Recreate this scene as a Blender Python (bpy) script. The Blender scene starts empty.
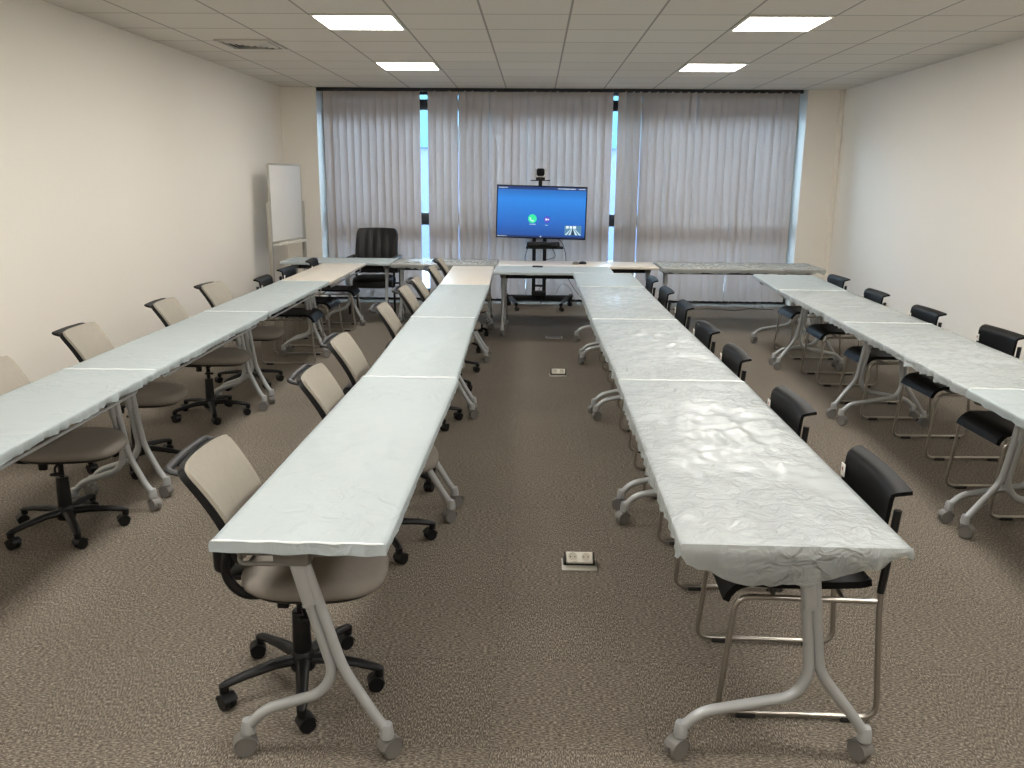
import bpy, bmesh, math, random
from mathutils import Vector, Matrix, noise
random.seed(7)
sc = bpy.context.scene
COL = sc.collection
PI = math.pi
R = math.radians

# ------------------------------------------------------------------ materials
def srgb(r, g, b):
    f = lambda c: (c/255/12.92 if c/255 <= .04045 else ((c/255+.055)/1.055)**2.4)
    return (f(r), f(g), f(b), 1)

def mat(name, col, rough=.5, metal=0., spec=.5, bump=None, var=None, emit=None, coat=0):
    """bump = (scale, strength, distance); var = (scale, amount) gives a slight procedural tone variation"""
    m = bpy.data.materials.new(name); m.use_nodes = True
    nt = m.node_tree; b = nt.nodes['Principled BSDF']
    b.inputs['Base Color'].default_value = col
    b.inputs['Roughness'].default_value = rough
    b.inputs['Metallic'].default_value = metal
    b.inputs['Specular IOR Level'].default_value = spec
    b.inputs['Coat Weight'].default_value = coat
    tc = nt.nodes.new('ShaderNodeTexCoord')
    sc_, am = var or (6, .06)
    n = nt.nodes.new('ShaderNodeTexNoise'); n.inputs['Scale'].default_value = sc_; n.inputs['Detail'].default_value = 3
    nt.links.new(tc.outputs['Object'], n.inputs['Vector'])
    mr = nt.nodes.new('ShaderNodeMapRange'); mr.inputs['To Min'].default_value = 1-am; mr.inputs['To Max'].default_value = 1+am
    nt.links.new(n.outputs['Fac'], mr.inputs['Value'])
    mx = nt.nodes.new('ShaderNodeMix'); mx.data_type = 'RGBA'; mx.blend_type = 'MULTIPLY'; mx.inputs['Factor'].default_value = 1
    mx.inputs['A'].default_value = col
    nt.links.new(mr.outputs['Result'], mx.inputs['B']); nt.links.new(mx.outputs['Result'], b.inputs['Base Color'])
    if bump:
        n2 = nt.nodes.new('ShaderNodeTexNoise'); n2.inputs['Scale'].default_value = bump[0]; n2.inputs['Detail'].default_value = 4
        nt.links.new(tc.outputs['Object'], n2.inputs['Vector'])
        bp = nt.nodes.new('ShaderNodeBump'); bp.inputs['Strength'].default_value = bump[1]; bp.inputs['Distance'].default_value = bump[2]
        nt.links.new(n2.outputs['Fac'], bp.inputs['Height']); nt.links.new(bp.outputs['Normal'], b.inputs['Normal'])
    if emit:
        b.inputs['Emission Color'].default_value = emit[0]; b.inputs['Emission Strength'].default_value = emit[1]
    return m

M = {}
M['black'] = mat('black_plastic', srgb(16, 16, 17), .45, spec=.3, bump=(300, .15, .001))
M['black_gloss'] = mat('black_seat_plastic', srgb(9, 9, 9), .45, spec=.14, bump=(220, .12, .001))
M['leather'] = mat('black_leather', srgb(13, 12, 13), .42, spec=.35, bump=(60, .35, .004))
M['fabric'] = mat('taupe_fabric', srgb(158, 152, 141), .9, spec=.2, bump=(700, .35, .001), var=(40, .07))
M['seat_fabric'] = mat('shaded_seat_fabric', srgb(124, 118, 110), .92, spec=.2, bump=(700, .35, .001), var=(40, .07))  # backrest fabric again, with the shade on the seats put into the colour
M['silver'] = mat('silver_paint', srgb(176, 179, 180), .4, metal=.35, bump=(500, .08, .0005))
M['chrome'] = mat('satin_steel', srgb(165, 160, 152), .3, metal=.9)
M['grey_plastic'] = mat('grey_caster_plastic', srgb(112, 110, 106), .5)
M['bracket'] = mat('grey_bracket', srgb(120, 118, 114), .45, metal=.3)
M['rubber'] = mat('dark_rubber', srgb(28, 28, 28), .7)
M['top_white'] = mat('cream_laminate', srgb(214, 206, 193), .32)
M['edge_grey'] = mat('grey_edge_band', srgb(170, 168, 164), .5)
M['white_plastic'] = mat('white_plastic', srgb(228, 224, 212), .4)
M['alu'] = mat('anodised_aluminium', srgb(190, 186, 176), .4, metal=.6)
M['dark_frame'] = mat('dark_window_frame', srgb(34, 36, 42), .5)
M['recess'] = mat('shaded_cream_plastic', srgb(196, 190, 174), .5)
M['tag'] = mat('white_sticker', srgb(235, 232, 226), .5)
M['board'] = mat('whiteboard_enamel', srgb(232, 230, 226), .25, var=(3, .03))
M['cable'] = mat('black_cable', srgb(22, 22, 24), .5)
M['grey_cable'] = mat('grey_cable', srgb(130, 130, 132), .5)
M['ink'] = mat('red_print', srgb(150, 70, 60), .6)
M['vent'] = mat('vent_paint', srgb(200, 196, 188), .5)
M['vent_dark'] = mat('vent_dark', srgb(28, 26, 24), .8)
M['skirt'] = mat('painted_skirting', srgb(170, 164, 152), .5)

def cover_mat(name, col, rough, scale, strength, dist, alpha=1.0, spec=.4):
    m = mat(name, col, rough, spec=spec, var=(1.5, .04)); nt = m.node_tree; b = nt.nodes['Principled BSDF']
    tc = nt.nodes.new('ShaderNodeTexCoord')
    w = nt.nodes.new('ShaderNodeTexNoise'); w.inputs['Scale'].default_value = scale; w.inputs['Detail'].default_value = 5; w.inputs['Distortion'].default_value = 1.6
    nt.links.new(tc.outputs['Object'], w.inputs['Vector'])
    ms = nt.nodes.new('ShaderNodeTexNoise'); ms.inputs['Scale'].default_value = 2.2
    nt.links.new(tc.outputs['Object'], ms.inputs['Vector'])
    rp = nt.nodes.new('ShaderNodeMapRange'); rp.inputs['From Min'].default_value = .4; rp.inputs['From Max'].default_value = .65
    nt.links.new(ms.outputs['Fac'], rp.inputs['Value'])
    mu = nt.nodes.new('ShaderNodeMath'); mu.operation = 'MULTIPLY'
    nt.links.new(w.outputs['Fac'], mu.inputs[0]); nt.links.new(rp.outputs['Result'], mu.inputs[1])
    bp = nt.nodes.new('ShaderNodeBump'); bp.inputs['Strength'].default_value = strength; bp.inputs['Distance'].default_value = dist
    nt.links.new(mu.outputs[0], bp.inputs['Height']); nt.links.new(bp.outputs['Normal'], b.inputs['Normal'])
    tr = nt.nodes.new('ShaderNodeBsdfTransparent'); tr.inputs['Color'].default_value = (.93, .97, 1, 1)
    mx = nt.nodes.new('ShaderNodeMixShader'); mx.inputs['Fac'].default_value = alpha
    nt.links.new(tr.outputs[0], mx.inputs[1]); nt.links.new(b.outputs[0], mx.inputs[2]); nt.links.new(mx.outputs[0], nt.nodes['Material Output'].inputs['Surface'])
    return m
M['hem'] = mat('folded_film_hem', srgb(226, 231, 231), .4)
M['cover'] = cover_mat('pale_blue_film', srgb(184, 195, 198), .45, 10, .8, .022, .76, .25)
M['cover_loose'] = cover_mat('pale_loose_film', srgb(194, 202, 204), .24, 15, 1.0, .034, .70, .5)
M['cover_clear'] = cover_mat('crinkled_clear_film', srgb(170, 173, 171), .16, 13, 1.0, .045, .6)

# carpet -------------------------------------------------------------
def carpet():
    m = bpy.data.materials.new('carpet_tiles'); m.use_nodes = True
    nt = m.node_tree; L = nt.links; N = nt.nodes.new; b = nt.nodes['Principled BSDF']
    b.inputs['Roughness'].default_value = .95; b.inputs['Specular IOR Level'].default_value = .15
    tc = N('ShaderNodeTexCoord')
    mp = N('ShaderNodeMapping'); mp.inputs['Location'].default_value = (.12, .2, .013); L.new(tc.outputs['Object'], mp.inputs['Vector'])
    ck = N('ShaderNodeTexChecker'); ck.inputs['Scale'].default_value = 2.0; L.new(mp.outputs['Vector'], ck.inputs['Vector'])
    cols = []
    for sx, sy in ((250, 75), (75, 250)):
        q = N('ShaderNodeMapping'); q.inputs['Scale'].default_value = (sx, sy, 1); L.new(tc.outputs['Object'], q.inputs['Vector'])
        n = N('ShaderNodeTexNoise'); n.inputs['Scale'].default_value = 1; n.inputs['Detail'].default_value = 3; n.inputs['Roughness'].default_value = .7
        L.new(q.outputs['Vector'], n.inputs['Vector']); cols.append(n)
    mx = N('ShaderNodeMix'); mx.data_type = 'FLOAT'
    L.new(ck.outputs['Fac'], mx.inputs['Factor']); L.new(cols[0].outputs['Fac'], mx.inputs['A']); L.new(cols[1].outputs['Fac'], mx.inputs['B'])
    rp = N('ShaderNodeValToRGB')
    e = rp.color_ramp.elements
    e[0].position = .34; e[0].color = srgb(66, 60, 53)
    e[1].position = .70; e[1].color = srgb(180, 171, 157)
    k = e.new(.5); k.color = srgb(106, 98, 88)
    L.new(mx.outputs['Result'], rp.inputs['Fac'])
    # larger patches of tone
    n3 = N('ShaderNodeTexNoise'); n3.inputs['Scale'].default_value = 1.3; n3.inputs['Detail'].default_value = 4
    L.new(tc.outputs['Object'], n3.inputs['Vector'])
    mr = N('ShaderNodeMapRange'); mr.inputs['To Min'].default_value = .88; mr.inputs['To Max'].default_value = 1.12; L.new(n3.outputs['Fac'], mr.inputs['Value'])
    m1 = N('ShaderNodeMix'); m1.data_type = 'RGBA'; m1.blend_type = 'MULTIPLY'; m1.inputs['Factor'].default_value = 1
    L.new(rp.outputs['Color'], m1.inputs['A']); L.new(mr.outputs['Result'], m1.inputs['B'])
    # tile joints
    br = N('ShaderNodeTexBrick'); br.offset = 0; br.inputs['Scale'].default_value = 1; br.inputs['Brick Width'].default_value = .5; br.inputs['Row Height'].default_value = .5
    br.inputs['Mortar Size'].default_value = .0015; br.inputs['Color1'].default_value = (1, 1, 1, 1); br.inputs['Color2'].default_value = (.96, .96, .96, 1); br.inputs['Mortar'].default_value = (.78, .78, .78, 1)
    L.new(mp.outputs['Vector'], br.inputs['Vector'])
    m2 = N('ShaderNodeMix'); m2.data_type = 'RGBA'; m2.blend_type = 'MULTIPLY'; m2.inputs['Factor'].default_value = 1
    L.new(m1.outputs['Result'], m2.inputs['A']); L.new(br.outputs['Color'], m2.inputs['B'])
    L.new(m2.outputs['Result'], b.inputs['Base Color'])
    bp = N('ShaderNodeBump'); bp.inputs['Strength'].default_value = .5; bp.inputs['Distance'].default_value = .004
    L.new(mx.outputs['Result'], bp.inputs['Height']); L.new(bp.outputs['Normal'], b.inputs['Normal'])
    return m
M['carpet'] = carpet()

TILE = .6615; GX0 = .2366; GY0 = 11.47
def ceiling_mat():
    m = bpy.data.materials.new('mineral_ceiling_tiles'); m.use_nodes = True
    nt = m.node_tree; L = nt.links; N = nt.nodes.new; b = nt.nodes['Principled BSDF']
    b.inputs['Roughness'].default_value = .9
    tc = N('ShaderNodeTexCoord')
    mp = N('ShaderNodeMapping'); mp.inputs['Location'].default_value = (-GX0 + 20*TILE, -GY0 + 40*TILE, 0)
    L.new(tc.outputs['Object'], mp.inputs['Vector'])
    br = N('ShaderNodeTexBrick'); br.offset = 0; br.inputs['Scale'].default_value = 1
    br.inputs['Brick Width'].default_value = TILE; br.inputs['Row Height'].default_value = TILE
    br.inputs['Mortar Size'].default_value = .009; br.inputs['Mortar Smooth'].default_value = .1
    br.inputs['Color1'].default_value = srgb(216, 210, 200); br.inputs['Color2'].default_value = srgb(210, 204, 194); br.inputs['Mortar'].default_value = srgb(150, 145, 138)
    L.new(mp.outputs['Vector'], br.inputs['Vector']); L.new(br.outputs['Color'], b.inputs['Base Color'])
    n = N('ShaderNodeTexNoise'); n.inputs['Scale'].default_value = 120; L.new(tc.outputs['Object'], n.inputs['Vector'])
    bp = N('ShaderNodeBump'); bp.inputs['Strength'].default_value = .2; bp.inputs['Distance'].default_value = .003
    L.new(n.outputs['Fac'], bp.inputs['Height']); L.new(bp.outputs['Normal'], b.inputs['Normal'])
    return m
M['ceiling'] = ceiling_mat()

def wall_mat():
    m = mat('cream_wallpaper', srgb(243, 237, 227), .85, spec=.25, var=(.8, .02)); nt = m.node_tree; L = nt.links; N = nt.nodes.new
    b = nt.nodes['Principled BSDF']; tc = N('ShaderNodeTexCoord')
    mp = N('ShaderNodeMapping'); mp.inputs['Scale'].default_value = (14, 14, 1.2); L.new(tc.outputs['Object'], mp.inputs['Vector'])
    n = N('ShaderNodeTexNoise'); n.inputs['Scale'].default_value = 2; n.inputs['Detail'].default_value = 5; L.new(mp.outputs['Vector'], n.inputs['Vector'])
    bp = N('ShaderNodeBump'); bp.inputs['Strength'].default_value = .25; bp.inputs['Distance'].default_value = .004
    L.new(n.outputs['Fac'], bp.inputs['Height']); L.new(bp.outputs['Normal'], b.inputs['Normal'])
    return m
M['wall'] = wall_mat()

def blind_mat():
    m = bpy.data.materials.new('blind_fabric'); m.use_nodes = True
    nt = m.node_tree; L = nt.links; N = nt.nodes.new; out = nt.nodes['Material Output']; b = nt.nodes['Principled BSDF']
    b.inputs['Base Color'].default_value = srgb(206, 196, 186); b.inputs['Roughness'].default_value = .9; b.inputs['Specular IOR Level'].default_value = .15
    tc = N('ShaderNodeTexCoord'); n = N('ShaderNodeTexNoise'); n.inputs['Scale'].default_value = 60
    L.new(tc.outputs['Object'], n.inputs['Vector'])
    bp = N('ShaderNodeBump'); bp.inputs['Strength'].default_value = .15; bp.inputs['Distance'].default_value = .002
    L.new(n.outputs['Fac'], bp.inputs['Height']); L.new(bp.outputs['Normal'], b.inputs['Normal'])
    t = N('ShaderNodeBsdfTranslucent'); t.inputs['Color'].default_value = srgb(214, 206, 204)
    mx = N('ShaderNodeMixShader'); mx.inputs['Fac'].default_value = .42
    L.new(b.outputs[0], mx.inputs[1]); L.new(t.outputs[0], mx.inputs[2]); L.new(mx.outputs[0], out.inputs['Surface'])
    return m
M['blind'] = blind_mat()

def glass_mat():
    m = bpy.data.materials.new('window_glass'); m.use_nodes = True
    nt = m.node_tree; L = nt.links; N = nt.nodes.new; out = nt.nodes['Material Output']
    t = N('ShaderNodeBsdfTransparent'); t.inputs['Color'].default_value = (.86, .93, .95, 1)
    g = N('ShaderNodeBsdfGlossy'); g.inputs['Roughness'].default_value = .03
    f = N('ShaderNodeFresnel'); f.inputs['IOR'].default_value = 1.45
    mx = N('ShaderNodeMixShader'); L.new(f.outputs[0], mx.inputs['Fac']); L.new(t.outputs[0], mx.inputs[1]); L.new(g.outputs[0], mx.inputs[2])
    L.new(mx.outputs[0], out.inputs['Surface'])
    return m
M['glass'] = glass_mat()

def emit_mat(name, col, s):
    m = bpy.data.materials.new(name); m.use_nodes = True
    nt = m.node_tree; nt.nodes.remove(nt.nodes['Principled BSDF'])
    e = nt.nodes.new('ShaderNodeEmission'); e.inputs['Color'].default_value = col; e.inputs['Strength'].default_value = s
    nt.links.new(e.outputs[0], nt.nodes['Material Output'].inputs['Surface'])
    return m
LAMP = 13.0
for k_, q_ in enumerate((.76, .82, 1.02, 1.02, 1.0)): M['lamp%d' % k_] = emit_mat('led_diffuser', (1, .962, .90, 1), LAMP*q_)

def screen_mat():
    m = bpy.data.materials.new('screen_picture'); m.use_nodes = True
    nt = m.node_tree; L = nt.links; N = nt.nodes.new; b = nt.nodes['Principled BSDF']
    b.inputs['Base Color'].default_value = (.01, .01, .012, 1); b.inputs['Roughness'].default_value = .2
    tc = N('ShaderNodeTexCoord'); sp = N('ShaderNodeSeparateXYZ'); L.new(tc.outputs['Object'], sp.inputs[0])
    mr = N('ShaderNodeMapRange'); mr.inputs['From Min'].default_value = -.34; mr.inputs['From Max'].default_value = .34; L.new(sp.outputs['Z'], mr.inputs['Value'])
    rp = N('ShaderNodeValToRGB'); e = rp.color_ramp.elements
    e[0].position = 0; e[0].color = srgb(18, 62, 132); e[1].position = 1; e[1].color = srgb(20, 78, 150)
    k = e.new(.3); k.color = srgb(22, 94, 178); k = e.new(.75); k.color = srgb(28, 122, 208)
    L.new(mr.outputs['Result'], rp.inputs['Fac']); L.new(rp.outputs['Color'], b.inputs['Emission Color'])
    b.inputs['Emission Strength'].default_value = .40
    return m
M['screen'] = screen_mat()
SCR = lambda n, c, s=1.: mat(n, (0, 0, 0, 1), .4, emit=(c, s*.40))

# ------------------------------------------------------------------ mesh helpers
class MB:
    """collects shapes and links them as ONE mesh object"""
    def __init__(s): s.bm = bmesh.new()
    def box(s, c, d, bev=0., rot=None, seg=2):
        t = bmesh.new(); bmesh.ops.create_cube(t, size=1)
        bmesh.ops.scale(t, vec=d, verts=t.verts)
        if bev: bmesh.ops.bevel(t, geom=t.edges[:], offset=min(bev, min(d)*.49), segments=seg, profile=.5, affect='EDGES')
        mt = Matrix.Translation(c)
        if rot: mt = mt @ rot
        t.transform(mt); s.add(t); return s
    def add(s, t):
        me = bpy.data.meshes.new('tmp'); t.to_mesh(me); t.free(); s.bm.from_mesh(me); bpy.data.meshes.remove(me)
    def rings(s, rings, cap=True, closed=True):
        vr = [[s.bm.verts.new(p) for p in r] for r in rings]; n = len(vr[0])
        for a, b in zip(vr, vr[1:]):
            for i in range(n if closed else n-1):
                j = (i+1) % n
                s.bm.faces.new((a[i], a[j], b[j], b[i]))
        if cap and closed:
            s.bm.faces.new(vr[0][::-1]); s.bm.faces.new(vr[-1])
        return s
    def tube(s, pts, r, seg=10, flat=1.):
        """r: number or list of radii; flat scales the second cross axis"""
        P = [Vector(p) for p in pts]; n = len(P)
        rr = r if isinstance(r, (list, tuple)) else [r]*n
        T = [(P[min(i+1, n-1)]-P[max(i-1, 0)]).normalized() for i in range(n)]
        u = T[0].orthogonal().normalized()
        if abs(T[0].z) < .95: u = T[0].cross(Vector((0, 0, 1))).normalized()
        out = []
        for i in range(n):
            u = (u - T[i]*u.dot(T[i])).normalized(); v = T[i].cross(u)
            out.append([P[i]+(u*math.cos(a)+v*math.sin(a)*flat)*rr[i] for a in [2*PI*k/seg for k in range(seg)]])
        return s.rings(out)
    def lathe(s, prof, c=(0, 0, 0), seg=16, rot=None):
        mt = Matrix.Translation(c)
        if rot: mt = mt @ rot
        return s.rings([[mt @ Vector((r*math.cos(2*PI*k/seg), r*math.sin(2*PI*k/seg), z)) for k in range(seg)] for r, z in prof])
    def slab(s, fn, nu, nv, th):
        """closed slab: fn(u,v) in 0..1 is the front surface, th (number or fn) its thickness along -normal"""
        P = [[Vector(fn(i/nu, j/nv)) for j in range(nv+1)] for i in range(nu+1)]
        Nn = []
        for i in range(nu+1):
            row = []
            for j in range(nv+1):
                a = P[min(i+1, nu)][j]-P[max(i-1, 0)][j]; b = P[i][min(j+1, nv)]-P[i][max(j-1, 0)]
                c = a.cross(b); row.append(c.normalized() if c.length > 1e-9 else Vector((1, 0, 0)))
            Nn.append(row)
        F = [[s.bm.verts.new(P[i][j]) for j in range(nv+1)] for i in range(nu+1)]
        B = [[s.bm.verts.new(P[i][j]-Nn[i][j]*(th(i/nu, j/nv) if callable(th) else th)) for j in range(nv+1)] for i in range(nu+1)]
        nf = s.bm.faces.new
        for i in range(nu):
            for j in range(nv):
                nf((F[i][j], F[i+1][j], F[i+1][j+1], F[i][j+1])); nf((B[i][j], B[i][j+1], B[i+1][j+1], B[i+1][j]))
        for i in range(nu):
            nf((F[i][0], B[i][0], B[i+1][0], F[i+1][0])); nf((F[i][nv], F[i+1][nv], B[i+1][nv], B[i][nv]))
        for j in range(nv):
            nf((F[0][j], F[0][j+1], B[0][j+1], B[0][j])); nf((F[nu][j], B[nu][j], B[nu][j+1], F[nu][j+1]))
        return s
    def mesh(s, name, m, sharp=38):
        bmesh.ops.recalc_face_normals(s.bm, faces=s.bm.faces)
        me = bpy.data.meshes.new(name); s.bm.to_mesh(me); s.bm.free()
        me.polygons.foreach_set('use_smooth', [True]*len(me.polygons)); me.set_sharp_from_angle(angle=R(sharp))
        me.materials.append(m if not isinstance(m, str) else M[m]); return me
    def build(s, name, m, parent=None, loc=(0, 0, 0), sharp=38):
        o = bpy.data.objects.new(name, s.mesh(name, m, sharp)); COL.objects.link(o); o.location = loc
        if parent: o.parent = parent
        return o

def fillet(pts, rad, seg=5):
    P = [Vector(p) for p in pts]; out = [P[0]]
    for a, b, c in zip(P, P[1:], P[2:]):
        r = min(rad, (a-b).length*.48, (c-b).length*.48)
        p0 = b+(a-b).normalized()*r; p1 = b+(c-b).normalized()*r
        for k in range(seg+1):
            t = k/seg; out.append(p0*(1-t)**2+b*2*t*(1-t)+p1*t*t)
    out.append(P[-1]); return out

def tag(o, label=None, cat=None, group=None, kind=None):
    if label: o['label'] = label
    if cat: o['category'] = cat
    if group: o['group'] = group
    if kind: o['kind'] = kind
    return o
def empty(name, loc=(0, 0, 0), rz=0):
    o = bpy.data.objects.new(name, None); COL.objects.link(o); o.location = loc; o.rotation_euler = (0, 0, rz)
    o.empty_display_size = .1; return o
def inst(name, me, parent, loc=(0, 0, 0), rz=0):
    o = bpy.data.objects.new(name, me); COL.objects.link(o); o.location = loc; o.rotation_euler = (0, 0, rz)
    if parent: o.parent = parent
    return o
CH = {}
def kids(o): return [c for c in bpy.data.objects if c.parent == o]
def copy_tree(o, parent=None):
    c = o.copy(); COL.objects.link(c); c.parent = parent
    for ch in kids(o): copy_tree(ch, c)
    return c

# ------------------------------------------------------------------ room shell
XL, XR, YN, YB, ZC = -3.52, 4.12, -3.2, 12.1, 2.93
RX0, RX1, YG = -3.03, 3.64, 12.52       # window recess and glass
def struct(name, mb, m, parent=None):
    o = mb.build(name, m, parent)
    if not parent: o['kind'] = 'structure'
    return o
struct('floor', MB().box(((XL+XR)/2, (YN+YG)/2+.1, -.06), (XR-XL+.4, YG-YN+.5, .12)), 'carpet')
struct('ceiling', MB().box(((XL+XR)/2, (YN+YG)/2+.1, ZC+.06), (XR-XL+.4, YG-YN+.5, .12)), 'ceiling')
struct('wall_left', MB().box((XL-.1, (YN+YG)/2, ZC/2), (.2, YG-YN+.3, ZC)), 'wall')
struct('wall_right', MB().box((XR+.1, (YN+YG)/2, ZC/2), (.2, YG-YN+.3, ZC)), 'wall')
struct('wall_rear', MB().box(((XL+XR)/2, YN-.1, ZC/2), (XR-XL, .2, ZC)), 'wall')
struct('wall_back_left', MB().box(((XL+RX0)/2, YB+.2, ZC/2), (RX0-XL, .4, ZC)), 'wall')
struct('wall_back_right', MB().box(((XR+RX1)/2, YB+.2, ZC/2), (XR-RX1, .4, ZC)), 'wall')
# slim boxed pipe in the right hand corner
struct('trim_1', MB().box((XR-.03, YB-.02, ZC/2), (.06, .04, ZC), .006), 'wall')
struct('baseboard_left', MB().box((XL+.008, (YN+YB)/2, .04), (.016, YB-YN, .08), .004), 'skirt')
struct('baseboard_right', MB().box((XR-.008, (YN+YB-.1)/2, .04), (.016, YB-YN-.1, .08), .004), 'skirt')
struct('trim_2', MB().box(((RX0+RX1)/2, YG-.1, .035), (RX1-RX0, .16, .07), .006), 'dark_frame')

bays = [RX0, -.86, 1.40, RX1]
for i in range(3):
    a, b = bays[i], bays[i+1]; f = MB(); w = .05
    for x in (a+w/2, b-w/2): f.box((x, YG, ZC/2), (w, .09, ZC-.01), .004)
    for z, h in ((.11, .08), (1.16, .17), (2.74, .14), (2.90, .05)): f.box(((a+b)/2, YG, z), (b-a-2*w+.01, .085, h), .004)
    o = struct('window_%d' % (i+1), f, 'dark_frame')
    MB().box(((a+b)/2, YG+.01, 1.53), (b-a-.1, .008, 2.85)).build('glass_pane', 'glass', o)

# ------------------------------------------------------------------ blinds
def slat_mesh(w, h):
    mb = MB(); n = 6
    fr = []
    for j in range(5):
        z = -h*j/4; row = []
        for i in range(n+1):
            t = i/n*2-1; row.append((t*w/2, -.006*(1-t*t), z))
        for i in range(n, -1, -1):
            t = i/n*2-1; row.append((t*w/2, -.006*(1-t*t)+.0012, z))
        fr.append(row)
    mb.rings(fr)
    return mb.mesh('slat', 'blind', 60)
ZT = 2.895
SM = slat_mesh(.127, ZT-.055)
WM = MB().box((0, 0, 0), (.125, .006, .03), .002).mesh('bottom_weight', 'blind')
def blind(name, x0, x1, label, gaps, base):
    root = empty(name, ((x0+x1)/2, YB+.06, 0)); tag(root, label, 'blind', 'vertical blinds along the window')
    MB().box((0, 0, ZC-.0225), (x1-x0, .05, .045), .006).build('head_rail', 'dark_frame', root)
    n = int(round((x1-x0-gaps[0]-gaps[1])/.104)); st = (x1-x0-gaps[0]-gaps[1])/n
    for k in range(n):
        x = x0+gaps[0]+st*(k+.5)-(x0+x1)/2
        ang = -base+random.choice((-5, 0, 5, 2))+random.uniform(-6, 6)
        if random.random() < .10: ang -= 10
        if random.random() < .04: ang = 6
        o = inst('slat', SM, root, (x+random.uniform(-.006, .006), .0, ZT), R(ang))
        o.rotation_euler = (R(random.uniform(-.12, .12)), R(random.uniform(-.18, .18)), R(ang))
    return root
blind('vertical_blind', RX0-.0, -1.60, 'leftmost beige vertical slat blind behind the black leather chair', (.09, .02), 16)
blind('vertical_blind', -1.60, 1.03, 'middle beige vertical slat blind hanging behind the television', (.09, .0), 25)
blind('vertical_blind', 1.03, RX1-.05, 'rightmost beige vertical slat blind behind the crinkled film table', (.08, .055), 33)

# ------------------------------------------------------------------ ceiling fittings
def ceiling_light(cx, cy, label, lamp):
    r = empty('ceiling_light', (cx, cy, ZC)); tag(r, label, 'ceiling light', 'square recessed ceiling panels')
    w = TILE-.02; f = MB()
    for sx, sy, dx, dy in ((0, 1, w, .02), (0, -1, w, .02), (1, 0, .02, w-.04), (-1, 0, .02, w-.04)):
        f.box((sx*(w/2-.01), sy*(w/2-.01), -.006), (dx, dy, .012), .002)
    f.build('frame', 'white_plastic', r)
    MB().box((0, 0, -.005), (w-.04, w-.04, .008), .001).build('diffuser', lamp, r)
LX = {'left': GX0-2.5*TILE, 'right': GX0+2.5*TILE}
for side, x in LX.items():
    for k, (row, wd) in enumerate(((2.5, 'farthest, nearest the window blinds'), (6.5, 'second from the window blinds'), (10.5, 'third from the window blinds, above the front tables'), (14.5, 'overhead just in front of the viewer'), (18.5, 'behind the viewer'))):
        ceiling_light(x, GY0-row*TILE, '%s glowing square ceiling panel, %s' % (side, wd), 'lamp%d' % k)

v = empty('ceiling_vent', (-2.665, 8.32, ZC)); tag(v, 'square white air diffuser in the ceiling near the left wall', 'air vent')
MB().box((0, 0, -.002), (.47, .47, .004)).build('backing', 'vent_dark', v)
f = MB()
for sx, sy, dx, dy in ((0, 1, .52, .03), (0, -1, .52, .03), (1, 0, .03, .46), (-1, 0, .03, .46)): f.box((sx*.245, sy*.245, -.008), (dx, dy, .016), .003)
f.build('frame', 'vent', v)
for k in range(5):
    h = .205-.042*k; f = MB(); t = .03
    for q in range(4):
        rot = Matrix.Rotation(q*PI/2, 4, 'Z')
        a = [rot @ Vector(p) for p in ((h, -h, -.006), (h, h, -.006), (h-t, h-t, -.022), (h-t, -h+t, -.022))]
        b = [p+Vector((0, 0, -.003)) for p in a]
        f.rings([a, b])
    f.build('louvre', 'vent', v)

# ------------------------------------------------------------------ tables
TOP = .735
def caster_mesh(r, m_, name='caster', w=.03):
    mb = MB(); rot = Matrix.Rotation(PI/2, 4, 'X')
    for s in (-1, 1):
        mb.lathe([(r*.55, -w*.24), (r*.94, -w*.24), (r, -w*.12), (r, w*.12), (r*.94, w*.24), (r*.55, w*.24)], (.012, s*w*.30, r), 18, rot)
    mb.lathe([(r*.5, -w*.5), (r*.5, w*.5)], (.012, 0, r), 12, rot)
    # hood over the wheels
    hood = [[(.012+rr*math.cos(a), y, r+rr*math.sin(a)) for a in [R(20+14*k) for k in range(12)] for rr in (1.12*r,)] for y in (-w*.62, w*.62)]
    inn = [[(.012+r*1.02*math.cos(a), y, r+r*1.02*math.sin(a)) for a in [R(20+14*k) for k in range(12)]] for y in (-w*.62, w*.62)]
    loops = []
    for k in range(12): loops.append([hood[0][k], hood[1][k], inn[1][k], inn[0][k]])
    mb.rings(loops)
    mb.lathe([(.013, 0), (.014, .012), (.014, .026), (.011, .03)], (0, 0, r*2.0), 12)
    return mb.mesh(name, m_)
TABLE_CASTER = caster_mesh(.033, 'grey_plastic', w=.036)
def leg_mesh(head, junc, lf, sf):
    """two tubes side by side that part into a long and a short foot; plane XZ, short foot to +X"""
    mb = MB(); d = Vector((junc-head, 0, .27-.70)).normalized(); nrm = Vector((-d.z, 0, d.x)); o = nrm*.0135
    if o.x < 0: o = -o
    H = Vector((head, 0, .70)); J = Vector((junc, 0, .27)); U = H+(J-H)*.42
    long_ = fillet([H-o, J-o+Vector((0, 0, .02)), Vector((junc-.055, 0, .215)), Vector((-lf+.055, 0, .155)), Vector((-lf, 0, .095))], .055)
    short = fillet([H+o, J+o+Vector((0, 0, .03)), Vector((sf-.035, 0, .145)), Vector((sf, 0, .095))], .05)
    mb.tube(long_, .0165, 10); mb.tube(short, .0165, 10)
    # flattened sleeve around the upper part
    mb.tube([H, U], .032, 14, .62); mb.tube([U, U+d*.006], .034, 14, .64)
    for x in (-lf, sf): mb.lathe([(.021, .072), (.022, .082), (.02, .105), (.0165, .118)], (x, 0, 0), 12)
    return mb.mesh('leg', 'silver', 45)
LEGS = {}
COVERS = []
def hnoise(x, y, z, f): return noise.noise(Vector((x*f, y*f, z)))
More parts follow.
